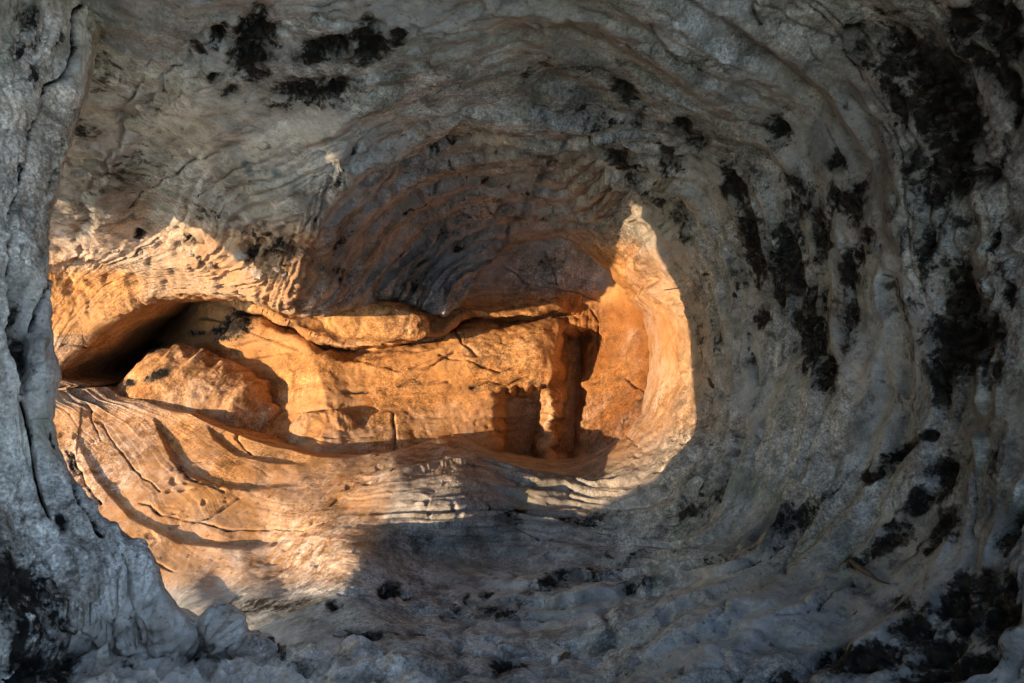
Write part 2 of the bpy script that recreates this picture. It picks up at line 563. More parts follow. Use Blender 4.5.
corner = np.exp(-((U - 312) / 46) ** 2 - ((V - 255) / 80) ** 2)
amp_s = (1 - 0.75 * corner) * (1.0 - 0.65 * in_roof) * (1 - 0.92 * in_bowl)
s_lo = R(fbm(flowc * np.array([0.8, 0.8, 0.45]), 3, 21))
s_mid = R(fbm(flowc * np.array([1.3, 1.3, 1.2]), 4, 31, ridged=True))
s_hi = R(fbm(flowc * np.array([2.6, 2.6, 3.0]), 4, 41, ridged=True))
iso = R(fbm(P * 2.2, 4, 51))
iso2 = R(fbm(P * 9.0, 4, 61))
lump = R(fbm(P * 26.0, 3, 71))
# terraces: sharp-edged layers that come and go
ph = across * 7.5 + 0.55 * R(fbm(flowc * 0.5, 3, 81))
saw = ph - np.floor(ph)
terr = np.where(saw < 0.85, saw / 0.85, (1 - saw) / 0.15)
tm = sstep(-0.05, 0.35, R(noise3(flowc * np.array([0.9, 0.9, 0.35]), 91)))
ph2 = across * 21.0 + 0.8 * R(fbm(flowc * 0.8, 3, 85))
saw2 = ph2 - np.floor(ph2)
terr2 = np.where(saw2 < 0.8, saw2 / 0.8, (1 - saw2) / 0.2)
tm2 = sstep(0.0, 0.4, R(noise3(flowc * np.array([1.8, 1.8, 0.7]), 95)))
H = (0.060 * s_lo * amp_s * (1 - .5 * corner) + 0.010 * s_mid * amp_s + 0.005 * s_hi * amp_s + 0.05 * (1 - 0.45 * calm) * iso + 0.011 * (1 - 0.7 * calm) * iso2 + 0.003 * lump
     + 0.030 * terr * tm * amp_s + arch * (1 - .8 * corner) * (0.050 * terr + 0.008 * terr2) + 0.006 * terr2 * tm2 * amp_s)
crs = np.maximum(R(creases(flowc * np.array([.8, .8, .55]), 701, .03, .12)), R(creases(flowc * np.array([1.6, 1.6, 1.3]), 711, .045, .2)))
crs = crs * (1 - .8 * calm)
crs = crs * (1 - .8 * corner)
H -= 0.015 * crs
pit = sstep(0.30, 0.55, R(noise3(P * 17, 721))) * sstep(-.1, .3, R(noise3(P * 2.5, 723)))
H -= 0.016 * pit
H *= (0.35 + 0.65 * sstep(4, 40, dls)) * (1 - 0.80 * lip_face)

STAINS_AND_SHADE = [  # black crust patches, plus broad shade painted on right wall and vault
    (110, 70, 26, 34, 10, .35), (140, 100, 30, 30, 0, .3), (130, 170, 50, 22, -20, .4), (230, 190, 40, 20, -25, .3),  # dark roof patches, strengthened to offset bounced light
    (253, 47, 19, 24, 10, 1), (218, 37, 6, 10, 20, .9), (312, 91, 34, 12, -8, 1), (344, 83, 8, 9, 0, 1), (330, 46, 26, 9, -20, 1), (368, 40, 17, 15, -30, 1), (395, 28, 12, 8, -30, .7),
    (213, 73, 5, 4, 0, .9), (231, 87, 8, 6, -30, .7), (260, 10, 10, 6, 0, .6), (150, 150, 60, 26, -40, .32), (100, 195, 40, 14, -20, .42), (190, 205, 45, 12, 15, .30), (85, 130, 14, 10, 0, .5), (210, 215, 12, 8, 0, .5), (270, 240, 26, 14, 40, .62), (160, 100, 14, 30, 40, .3),
    (625, 90, 14, 7, 30, .9), (640, 116, 8, 10, -20, .6), (626, 153, 22, 6, 35, .95), (685, 122, 9, 10, 0, .95), (700, 140, 10, 14, -30, .8), (655, 190, 9, 12, 0, .55), (672, 155, 16, 9, 50, .8), (560, 60, 45, 8, -5, .32),
    (610, 60, 34, 8, 10, .3), (690, 215, 9, 26, -15, .6), (668, 205, 6, 14, -10, .7),
    (737, 182, 10, 24, -22, .95), (720, 160, 8, 16, -30, .7), (755, 245, 13, 34, -8, 1), (768, 318, 9, 11, 0, 1), (745, 275, 8, 22, 0, .7), (790, 265, 14, 40, -4, .9), (815, 325, 14, 36, 2, 1), (830, 372, 9, 22, 0, .8), (822, 235, 10, 26, -10, .8), (780, 128, 10, 15, -25, .95),
    (800, 195, 10, 30, -20, .7), (840, 160, 10, 12, -20, .8), (852, 320, 7, 26, 3, .75), (850, 270, 10, 18, 0, .75), (868, 255, 12, 10, 0, .7), (882, 235, 16, 14, 0, .7), (858, 205, 16, 22, -20, .7), (838, 200, 8, 18, 0, .7),
    (700, 330, 9, 45, 0, .35), (725, 330, 9, 30, 0, .45), (740, 370, 12, 22, 0, .3), (780, 395, 18, 26, 0, .25), (712, 280, 6, 16, -5, .5),
    (860, 45, 10, 22, -30, .8), (885, 75, 8, 20, -25, .8), (905, 55, 22, 36, -28, .9), (940, 100, 28, 62, -20, 1.05), (950, 160, 22, 34, -10, 1.05), (895, 100, 10, 30, -22, .8), (925, 185, 12, 34, -12, .8), (975, 175, 22, 14, -20, .9), (1005, 25, 24, 34, -20, 1), (1012, 92, 10, 24, -10, 1), (970, 20, 24, 18, -20, .9), (985, 60, 12, 30, -20, .8), (936, 240, 12, 24, 0, .8),
    (965, 300, 18, 44, 2, 1), (968, 345, 30, 36, 0, 1.05), (990, 330, 22, 18, 0, .9), (948, 380, 10, 26, 0, .9), (1005, 370, 10, 22, 0, .7), (1014, 295, 8, 14, 0, .9), (992, 240, 6, 10, 0, .8), (1012, 120, 6, 14, 0, .7),
    (905, 452, 22, 6, -32, 1), (880, 478, 14, 6, -35, .9), (932, 436, 6, 5, 0, 1), (945, 470, 10, 24, 22, 1), (920, 500, 22, 8, -40, .8), (890, 530, 30, 10, -38, .75), (935, 530, 26, 14, -35, .8), (860, 555, 22, 6, -35, .7), (1015, 535, 8, 20, 25, .9), (1000, 465, 8, 18, 10, .7), (975, 500, 16, 16, 0, .5),
    (985, 585, 22, 14, -30, 1), (950, 600, 30, 14, -35, 1), (1000, 620, 26, 24, 0, 1), (915, 632, 20, 18, 0, 1), (940, 650, 30, 14, -20, 1), (870, 665, 44, 13, -14, 1.05), (960, 675, 50, 12, -10, 1.0), (960, 250, 100, 280, 0, .36), (780, 230, 90, 190, -10, .30), (900, 560, 160, 110, -25, .24), (520, 190, 110, 70, 0, .22), (640, 130, 70, 50, 30, .26), (1015, 590, 12, 14, 0, .9), (962, 625, 10, 12, 0, .9), (825, 665, 12, 8, -20, .8), (905, 605, 12, 8, -30, .6), (800, 690, 30, 10, 0, .7),  # the large faint ovals are painted shade, the small ones crust
    (389, 592, 9, 7, -10, 1.1), (406, 597, 3, 2.5, 0, .9), (486, 599, 7, 4, 0, 1), (467, 603, 3, 4, 0, .9), (443, 618, 3, 2.5, 0, .9), (500, 613, 26, 7, 8, .55), (460, 612, 14, 4, 20, .5), (556, 590, 30, 10, -20, .5), (600, 575, 40, 12, -18, .5), (640, 590, 30, 8, -10, .4), (720, 560, 50, 10, -20, .45), (515, 520, 16, 10, 0, .5), (590, 520, 40, 6, -6, .5), (700, 500, 40, 14, -35, .55), (800, 520, 30, 11, -28, .7), (620, 560, 40, 6, -8, .4),
    (460, 652, 6, 4, 40, .8), (506, 665, 16, 6, 0, .8), (365, 638, 22, 5, 8, .8), (415, 638, 9, 6, 0, .6), (390, 640, 12, 6, 20, .5), (300, 606, 20, 6, -10, .55), (250, 607, 40, 6, -3, .6), (336, 610, 7, 6, 0, .8), (330, 690, 30, 10, 20, .6),
    (232, 310, 10, 8, 0, 0), (140, 235, 5, 4, 0, 1), (190, 238, 7, 4, 15, .9), (205, 255, 5, 3, 20, .8), (255, 250, 6, 10, 30, .9),
    (92, 492, 10, 3, 60, .55), (72, 463, 14, 3, 62, .7), (180, 470, 10, 4, 40, .5), (505, 270, 20, 7, -35, .45), (460, 245, 8, 6, 0, .7), (415, 285, 12, 6, -20, .6), (445, 230, 16, 6, -40, .5), (560, 150, 40, 8, 10, .35), (600, 110, 40, 12, 15, .4), (560, 75, 60, 9, -4, .4), (340, 240, 10, 30, 12, .45), (330, 270, 16, 10, 0, .5)]
CRACKS = [
    (1.3, [(312, 225), (325, 195), (345, 165), (372, 135), (400, 110), (430, 92), (470, 76), (505, 68), (545, 60)]),
    (1.2, [(405, 160), (440, 138), (480, 120), (520, 113), (560, 115), (600, 128), (640, 150), (665, 175)]),
    (1.0, [(415, 185), (450, 172), (490, 152), (530, 150), (570, 158), (610, 175), (640, 200)]),
    (1.5, [(448, 156), (458, 162), (461, 171), (455, 178), (440, 186), (424, 196)]), (1.2, [(461, 171), (480, 170), (505, 172)]),
    (1.0, [(650, 14), (656, 30), (668, 42), (676, 55), (690, 60), (705, 50), (716, 38)]), (1.0, [(690, 60), (715, 70), (735, 85), (752, 105)]), (1.0, [(600, 38), (625, 42), (640, 50), (650, 46), (655, 40)]),
    (1.3, [(800, 0), (815, 12), (834, 30), (845, 50), (862, 80), (875, 95), (890, 130), (905, 165), (913, 200), (920, 240), (928, 270), (935, 310)]),
    (1.0, [(985, 20), (1000, 45), (1024, 70)]), (1.0, [(940, 0), (955, 30), (968, 55)]),
    (1.1, [(745, 285), (750, 320), (755, 360), (765, 400)]), (1.1, [(828, 290), (832, 330), (830, 370), (824, 410), (812, 450)]),
    (1.1, [(864, 470), (840, 495), (820, 515), (800, 535), (770, 555), (735, 575), (690, 590)]), (1.0, [(852, 580), (830, 595), (805, 612), (780, 618)]),
    (1.0, [(505, 180), (540, 190), (560, 205), (590, 212)]), (1.0, [(380, 225), (400, 205), (430, 190), (470, 180), (510, 178), (545, 188)]), (0.9, [(395, 262), (415, 235), (445, 212), (490, 203), (540, 208)]),
    (1.0, [(345, 300), (358, 280), (360, 262)]), (1.2, [(72, 455), (80, 470), (90, 488), (100, 503)]), (0.9, [(100, 420), (115, 445), (135, 470), (160, 492)]), (0.9, [(140, 505), (180, 520), (230, 530), (290, 530), (330, 520)]),
    (1.2, [(172, 460), (182, 472), (200, 483), (225, 492)]), (1.0, [(195, 525), (210, 518), (225, 505), (238, 498)]),
    (0.9, [(60, 470), (80, 495), (105, 525), (140, 555), (180, 575)]), (0.9, [(85, 400), (92, 420), (100, 440)]), (1.0, [(240, 425), (238, 440), (252, 455)]),
    (0.9, [(560, 655), (590, 648), (640, 640), (700, 640)]), (1.0, [(340, 597), (380, 606), (440, 614), (500, 622), (560, 618)]), (1.0, [(480, 500), (500, 520), (540, 540), (600, 545), (650, 535), (700, 515)]),
    (1.0, [(60, 345), (80, 347), (95, 350)]), (0.8, [(150, 60), (142, 80), (130, 100), (115, 125)]), (0.9, [(120, 215), (150, 190), (190, 165), (225, 155)]), (0.8, [(200, 195), (235, 170), (270, 160)]), (0.9, [(280, 255), (300, 230), (310, 215)])]
un = U + 3.0 * R(noise3(P * 8, 101))
vn = V + 3.0 * R(noise3(P * 8 + 9, 102))
stain = blobs(un, vn, STAINS_AND_SHADE)
cr = poly_dist(un, vn, CRACKS)
groove = np.exp(-(cr / np.clip(0.9 + 1.3 * R(noise3(P * 16, 105)), .35, 2.2)) ** 2)
H -= 0.022 * groove * (0.5 + 0.5 * sstep(-.3, .3, R(noise3(P * 5, 103))))
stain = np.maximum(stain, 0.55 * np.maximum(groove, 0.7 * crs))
H -= 0.035 * sstep(0.45, 1.0, blobs(un, vn, STAINS_AND_SHADE)) * sstep(-0.4, 0.2, lump)
# breccia: angular lumps in the sunlit lip
H += breccia * (0.014 * R(fbm(P * 14, 3, 111, ridged=True)) - 0.022 * sstep(0.1, 0.3, R(noise3(P * 11, 113))))
# explicit bedding steps
elw = ell + 9 * R(fbm(P * 2.4, 3, 801)) + 2.5 * R(noise3(P * 14, 802))
ST = 0 * U
ST_fade = 1 - .6 * corner
for er, dr, fl, sd_ in ((223, .17, 60, 1), (203, .06, 22, 2), (184, .13, 34, 3), (166, .07, 20, 4), (150, .13, 30, 5), (132, .08, 18, 6), (117, .10, 22, 7), (104, .07, 16, 8)):
    am = 0.35 + 0.65 * sstep(-.25, .25, R(noise3(np.stack([np.cos(aa) * 2.2, np.sin(aa) * 2.2, 0 * aa + sd_ * 7.1], -1), 803)))
    ST = ST + dr * am * ST_fade * vault * np.where(elw < er, sstep(0, 2.2, er - elw) * np.exp(-(er - elw) / fl), 0)
for er, dr, fl, sd_ in ((318, .10, 50, 11), (268, .07, 40, 12), (398, .10, 60, 13), (470, .10, 60, 14)):
    am = sstep(-.2, .3, R(noise3(np.stack([np.cos(aa) * 1.6, np.sin(aa) * 1.6, 0 * aa + sd_ * 7.1], -1), 803)))
    ST = ST + dr * am * sstep(480, 620, U) * np.where(elw < er, sstep(0, 5, er - elw) * np.exp(-(er - elw) / fl), 0)
ST = (ST
      + side_step(U, V, [(42, 266), (75, 258), (100, 259), (130, 266), (155, 280), (185, 294)], 0.16, 60, 2.0))
ST = ST + (side_step(U, V, [(150, 415), (168, 455), (182, 474), (210, 487), (250, 492), (300, 484)][::-1], 0.10, 26, 5)
           + side_step(U, V, [(205, 425), (214, 440), (235, 455), (270, 464), (310, 466)][::-1], 0.07, 18, 4)
           + side_step(U, V, [(70, 430), (95, 480), (130, 520), (180, 545), (250, 552), (320, 535)][::-1], 0.07, 30, 6)
           + side_step(U, V, [(640, 500), (700, 480), (760, 440), (800, 380), (815, 300), (800, 200)][::-1], 0.05, 40, 10)
           + side_step(U, V, [(700, 620), (800, 570), (870, 500), (905, 400), (915, 290), (890, 150), (840, 50)][::-1], 0.06, 50, 10))
P = P + Nn * H[..., None]
P = P * (1 + ST / np.maximum(D, .5))[..., None]

SHELL_P = P.copy()
# colour attributes
rn = R(fbm(P * 1.6, 3, 121))
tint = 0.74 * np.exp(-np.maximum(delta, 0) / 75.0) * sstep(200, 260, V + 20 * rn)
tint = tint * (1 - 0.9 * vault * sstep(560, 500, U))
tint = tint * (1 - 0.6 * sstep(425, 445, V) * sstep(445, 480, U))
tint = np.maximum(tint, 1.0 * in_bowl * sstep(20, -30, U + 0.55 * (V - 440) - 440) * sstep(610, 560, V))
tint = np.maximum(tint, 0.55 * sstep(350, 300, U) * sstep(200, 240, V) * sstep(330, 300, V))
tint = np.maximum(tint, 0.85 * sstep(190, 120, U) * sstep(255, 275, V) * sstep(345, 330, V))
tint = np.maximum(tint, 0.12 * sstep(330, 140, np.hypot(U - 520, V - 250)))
tint = np.clip(tint + 0.15 * rn, 0, 1) + 0.55 * sstep(585, 640, U) * sstep(215, 250, V) * np.exp(-np.maximum(delta, 0) / 40.0)  # last term browns the right rim in place of weaker sun
pale = np.clip(blobs(un, vn, [(280, 60, 120, 70, 0, .8), (330, 140, 60, 50, 0, .6), (400, 70, 70, 40, 0, .6), (560, 645, 70, 22, 0, .6), (470, 640, 80, 30, 0, .5), (500, 575, 60, 16, 0, .5), (900, 320, 40, 80, 0, .4), (840, 450, 60, 40, 0, .3), (700, 30, 80, 50, 0, .35), (620, 650, 80, 30, 0, .4), (520, 620, 200, 60, 0, .6), (380, 600, 90, 40, 0, .5), (650, 400, 30, 80, 0, .3), (420, 480, 60, 40, 0, .5), (300, 560, 80, 30, 0, .5), (110, 240, 90, 20, 0, .5), (110, 460, 60, 60, 0, .3), (240, 560, 90, 40, 0, .3), (320, 520, 70, 40, 0, .35), (440, 540, 60, 40, 0, .45), (1005, 180, 20, 50, 0, .4)]) + 0.35 * R(fbm(P * 3.1, 3, 131)), 0, 1)

# curl of the rim back into the rock, and the coarse passage behind the camera
NB = 26
kb = np.linspace(1, 0, NB, endpoint=False)[:, None]
rp = P[0]
rc = np.stack([ca, 0 * ca, -sa], -1)
Pb = rp[None] + np.stack([rc[:, 0] * 1.0, 0 * ca, rc[:, 2] * 1.0], -1)[None] * (0.45 * kb ** 1.6)[..., None] + np.array([0, 1, 0])[None, None] * (1.5 * kb ** 1.1)[..., None]
ext = []
tube = np.stack([1.22 * ca / np.maximum(np.abs(ca), np.abs(sa)) ** 0.35, 0 * ca, -1.0 * sa / np.maximum(np.abs(ca), np.abs(sa)) ** 0.35], -1)
tallw = sstep(-0.93, -0.2, ca) * (ca < -0.2) * (sa < 0)
tube[:, 0] = np.where((ca < -0.2) & (sa < 0), np.minimum(tube[:, 0], -1.22), tube[:, 0])
tube[:, 2] += 2.4 * tallw  # left wall raised out of view to keep the sun out
for k in range(1, 16):
    yy = 1.0 - 3.6 * (k - 1) / 11.0
    sc = 1.0 if k <= 12 else (1.0, .66, .33, .02)[k - 12]  # rear rows close in as an unseen cap against the sun
    q = tube * sc
    q = q + rc * (0.10 * noise3(np.c_[ca * 2, sa * 2, np.full(NA, k * .5)], 7))[:, None] * sc
    q[:, 1] = yy if k <= 12 else -2.6 - 0.1 * (k - 12)
    ext.append(q)
EXT = np.array(ext)
Pall = np.concatenate([Pb, P, EXT], 0)
nrow = len(Pall)
faces = grid_faces(nrow, NA, True)


def full(a, b, e):
    return np.concatenate([np.repeat(a[:1], NB, 0) if b is None else np.full((NB, NA), b), a, np.full((len(EXT), NA), e)], 0)


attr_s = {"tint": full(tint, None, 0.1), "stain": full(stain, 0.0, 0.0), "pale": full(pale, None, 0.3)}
flow_all = np.concatenate([np.repeat(flowc[:1], NB, 0) + np.array([0, 0, 1.0]) * kb[..., None] * 4, flowc, np.repeat(flowc[-1:], len(EXT), 0) + np.arange(len(EXT))[:, None, None] * np.array([0, 0, .8])], 0)
attr_s["flow"] = flow_all
# window towards the sun on the left, and the cave mouth behind the camera on the right
fr = faces[:, 0] // NA
fc = faces[:, 0] % NA
fu = np.where((fr >= NB) & (fr < NB + NT), U[np.clip(fr - NB, 0, NT - 1), fc], 400)
fv = np.where((fr >= NB) & (fr < NB + NT), V[np.clip(fr - NB, 0, NT - 1), fc], 0)
left_exit = (ca[fc] < 0) & ((C0[0] + ex * ca)[fc] < -20)
drop = (fu < np.interp(fv, [0, 190, 420, 480, 530, 600, 640, 760], [0, 18, 18, 45, 85, 135, 150, 230])) & (fv > 190) & (fv < 755)
drop |= (fr >= NB + NT - 1) & (fr < NB + NT) & left_exit
drop |= (fr >= NB + NT + 1) & (ca[fc] > 0.05) & (sa[fc] < 0.45)
drop |= (fr >= NB + NT + 4) & (ca[fc] > 0.3)
drop |= (fr >= NB + NT - 1) & (sa[fc] < -0.45) & (ca[fc] > -0.2) & (ca[fc] < 0.45)
drop |= (fr >= NB + NT + 1) & (sa[fc] < -0.45) & (ca[fc] > 0.4)
drop |= (fr >= NB + NT + 2) & (ca[fc] > 0.25)
drop |= (fr >= NB + NT + 4) & (sa[fc] > 0.45) & (ca[fc] > -0.1)
drop |= (fr >= NB + NT + 11) & (ca[fc] > -0.15)
faces = faces[~drop]
fr, fc = fr[~drop], fc[~drop]
Wall = to_world(Pall)
# roof, wall and floor are split along the rings
sfc = sa[fc]
cfc = ca[fc]
is_floor = (sfc > 0.62)
is_roof = (sfc < -0.55)
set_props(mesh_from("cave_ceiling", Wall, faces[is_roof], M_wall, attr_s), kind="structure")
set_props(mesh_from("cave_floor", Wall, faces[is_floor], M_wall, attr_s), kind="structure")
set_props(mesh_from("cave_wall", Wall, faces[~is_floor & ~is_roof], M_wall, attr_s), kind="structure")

# ------------------------------------------------------------------ the back wall of the inner chamber
bu = np.linspace(15, 700, 560)
bv = np.linspace(205, 500, 300)
U, V = np.meshgrid(bu, bv)
shape = U.shape
bctrl = [(40, 300, 6.4), (40, 400, 6.4), (60, 370, 6.6), (100, 350, 6.4), (130, 335, 6.0), (90, 310, 6.4), (160, 318, 6.0), (168, 338, 5.3), (195, 312, 4.95), (222, 312, 4.65), (215, 335, 4.7), (250, 340, 4.5), (300, 330, 4.5), (350, 380, 4.42), (400, 400, 4.4), (450, 400, 4.4), (480, 360, 4.45),
         (250, 400, 4.42), (300, 400, 4.22), (280, 430, 4.22), (420, 350, 4.45), (540, 350, 4.5), (530, 420, 4.48), (600, 400, 4.42), (600, 340, 4.72), (630, 370, 4.5), (655, 390, 4.15), (640, 430, 4.0), (600, 450, 4.02), (600, 435, 4.12), (600, 300, 5.0), (645, 330, 4.6),
         (540, 270, 5.0), (500, 290, 4.9), (560, 245, 4.8), (620, 280, 4.8), (470, 300, 4.75), (440, 300, 4.6), (380, 300, 4.5), (300, 290, 4.6),
         (350, 450, 4.0), (450, 455, 4.2), (520, 470, 4.3), (560, 480, 4.05), (150, 420, 4.5), (100, 400, 5.6), (220, 460, 4.05), (300, 470, 3.75), (60, 440, 5.6), (690, 350, 4.4), (30, 220, 4.6), (350, 220, 4.6), (690, 220, 4.4), (690, 490, 4.0)]
D = RBF(bctrl)(U, V)
un = U + 3.0 * noise3(np.c_[U.ravel() / 22, V.ravel() / 22, 0 * U.ravel()], 201).reshape(shape)
vn = V + 3.0 * noise3(np.c_[U.ravel() / 22, V.ravel() / 22, 0 * U.ravel() + 5], 202).reshape(shape)


def line_v(u, pts):
    a = np.array(pts, float)
    return np.interp(u, a[:, 0], a[:, 1])


def line_u(v, pts):
    a = np.array(pts, float)
    return np.interp(v, a[:, 0], a[:, 1])


# the long undercut: everything above it hangs forward of what is under it
cv = 2.5 * noise3(np.c_[U.ravel() / 16, 0 * U.ravel(), 0 * U.ravel()], 205).reshape(shape) + line_v(un, [(180, 300), (235, 305), (275, 318), (320, 342), (345, 350), (380, 347), (420, 340), (445, 334), (462, 320), (480, 316), (500, 319), (530, 317), (556, 312), (590, 318), (700, 320)])
on = sstep(215, 260, U) * sstep(585, 550, U)
above = cv - V
D -= on * 0.19 * sstep(-1.0, 2.5, above) * np.exp(-np.maximum(above, 0) / 26.0)
D += on * 0.15 * sstep(3, 0, above) * sstep(-9, -2, above)
D -= on * 0.06 * sstep(-8, -14, above) * np.exp(np.minimum(above + 10, 0) / 40.0)
# the two blocks end on the right and the wall steps back
vj = vn + 5 * noise3(np.c_[U.ravel() / 9, V.ravel() / 9, 0 * U.ravel()], 203).reshape(shape)
uj = un + 5 * noise3(np.c_[U.ravel() / 13, V.ravel() / 13, 0 * U.ravel() + 3], 204).reshape(shape)
e1 = line_u(vj, [(300, 575), (330, 558), (345, 556), (375, 558), (386, 548), (392, 503), (420, 499), (455, 497), (500, 495)])
stepb = sstep(-2, 5, uj - e1) * sstep(322, 338, V)
D += 0.24 * stepb * sstep(640, 590, U)
# a rib standing in the recess
rib = np.exp(-((uj - 550 + (V - 420) * 0.06) / (5.0 + 2.5 * noise3(np.c_[V.ravel() / 14, 0 * V.ravel(), 0 * V.ravel()], 206).reshape(shape))) ** 2) * sstep(386, 396, V)
D -= 0.20 * rib * stepb
rib2 = np.exp(-((un - 600 + (V - 420) * 0.05) / 10) ** 4) * sstep(330, 345, V) * sstep(470, 440, V)
D -= 0.03 * rib2
D += 0.24 * np.exp(-((uj - 572 + (V - 395) * 0.05) / 15) ** 4) * sstep(330, 342, vj) * sstep(470, 455, V)
D += 0.16 * np.exp(-((uj - 519) / 22) ** 6) * sstep(386, 396, vj) * sstep(470, 455, V)
# hollow behind the boss
D += 0.22 * np.clip(blobs(un, vn, [(275, 395, 24, 42, -12, 1)]), 0, 1)
P = unproject(U, V, D)
Nn = grid_normals(P)
fold = V + 0.10 * (U - 300) + 16 * fbm(np.c_[U.ravel() / 110, V.ravel() / 70, 0 * U.ravel()], 3, 211).reshape(shape)
flowc = np.stack([U / 170.0, 0 * U, fold / 24.0], -1).astype(np.float32)


def R(x):
    return np.asarray(x).reshape(shape)


right = sstep(560, 610, U)
flow_r = np.stack([V / 150.0, 0 * U + 4, (U + 14 * R(fbm(np.c_[U.ravel() / 90, V.ravel() / 90, 0 * U.ravel()], 3, 215))) / 30.0], -1)
flowc = flowc * (1 - right[..., None]) + flow_r * right[..., None]
H = 0.017 * R(fbm(flowc * np.array([1, 1, .7]), 4, 221, ridged=True)) + 0.008 * R(fbm(flowc * np.array([2.4, 1, 2.2]), 4, 231, ridged=True)) + 0.05 * R(fbm(P * 2.0, 4, 241)) + 0.009 * R(fbm(P * 9, 4, 251)) + 0.005 * R(fbm(P * 28, 3, 261))
ph = fold / 17.0 + 0.6 * R(fbm(flowc * 0.5, 3, 271))
saw = ph - np.floor(ph)
terr = np.where(saw < 0.82, saw / 0.82, (1 - saw) / 0.18)
H += 0.016 * terr * sstep(-0.05, 0.3, R(noise3(flowc * np.array([.8, .8, .4]), 281))) * (1 - right)
BCR = [(1.2, [(285, 330), (315, 345), (345, 352)]), (1.0, [(440, 355), (470, 362), (500, 372), (520, 368)]), (1.1, [(470, 388), (490, 383), (510, 386), (530, 378)]), (0.9, [(345, 392), (380, 390), (415, 384), (450, 382)]), (1.0, [(393, 415), (394, 435), (396, 452)]),
       (0.9, [(200, 318), (240, 325), (270, 340), (300, 352)]), (1.0, [(300, 412), (330, 410), (350, 416)]), (0.9, [(360, 360), (400, 372), (430, 366), (455, 352)]), (1.0, [(455, 330), (462, 345), (478, 356)]), (0.9, [(380, 310), (395, 322), (412, 330)]),
       (1.0, [(626, 378), (640, 388), (648, 396)]), (0.8, [(590, 310), (600, 322), (596, 345)]), (0.9, [(500, 265), (530, 285), (560, 290), (600, 300)]), (0.8, [(545, 250), (552, 268), (556, 285)])]
H -= 0.014 * np.maximum(R(creases(flowc * np.array([1, 1, .6]), 731, .035, .05)), .8 * R(creases(flowc * np.array([2, 1, 1.4]), 741, .05, .15)))
H -= 0.005 * sstep(.28, .5, R(noise3(P * 15, 743)))
cr = poly_dist(un, vn, BCR)
cr = cr / np.clip(0.9 + 1.4 * R(noise3(P * 13, 107)), .35, 2.2)
H -= 0.032 * np.exp(-cr ** 2)
P = P + Nn * H[..., None]
BST = [(236, 326, 16, 9, -25, .95), (225, 338, 8, 4, 0, .7), (156, 347, 8, 4, -10, .95), (158, 375, 11, 4, -25, 1), (130, 383, 5, 3, 0, 1), (170, 357, 8, 3, 20, .7), (200, 333, 8, 3, 0, .6), (550, 262, 12, 10, 0, .5), (626, 425, 10, 8, 0, .3), (640, 400, 5, 10, 0, .4), (505, 360, 10, 4, 0, .4), (540, 385, 10, 4, 0, .5), (470, 388, 8, 3, 0, .5), (415, 383, 8, 3, 0, .5), (335, 415, 6, 2, 0, .5)]
stain = np.maximum(blobs(un, vn, BST), .42 * np.exp(-cr ** 2))
rn = R(fbm(P * 1.8, 3, 291))
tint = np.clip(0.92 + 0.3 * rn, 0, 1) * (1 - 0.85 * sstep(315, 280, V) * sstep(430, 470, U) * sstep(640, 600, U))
tint = np.clip(tint, 0, 1) * (1.15 + 0.75 * sstep(560, 610, U))  # right side made browner to dim its sunlit face
pale = np.clip(0.15 * sstep(390, 440, V) + 0.4 * R(fbm(P * 3.3, 3, 295)), 0, 1)
bf = grid_faces(*shape)
set_props(mesh_from("cave_back_wall", to_world(P), bf, M_back, {"tint": tint, "stain": stain, "pale": pale, "flow": flowc}), kind="structure")


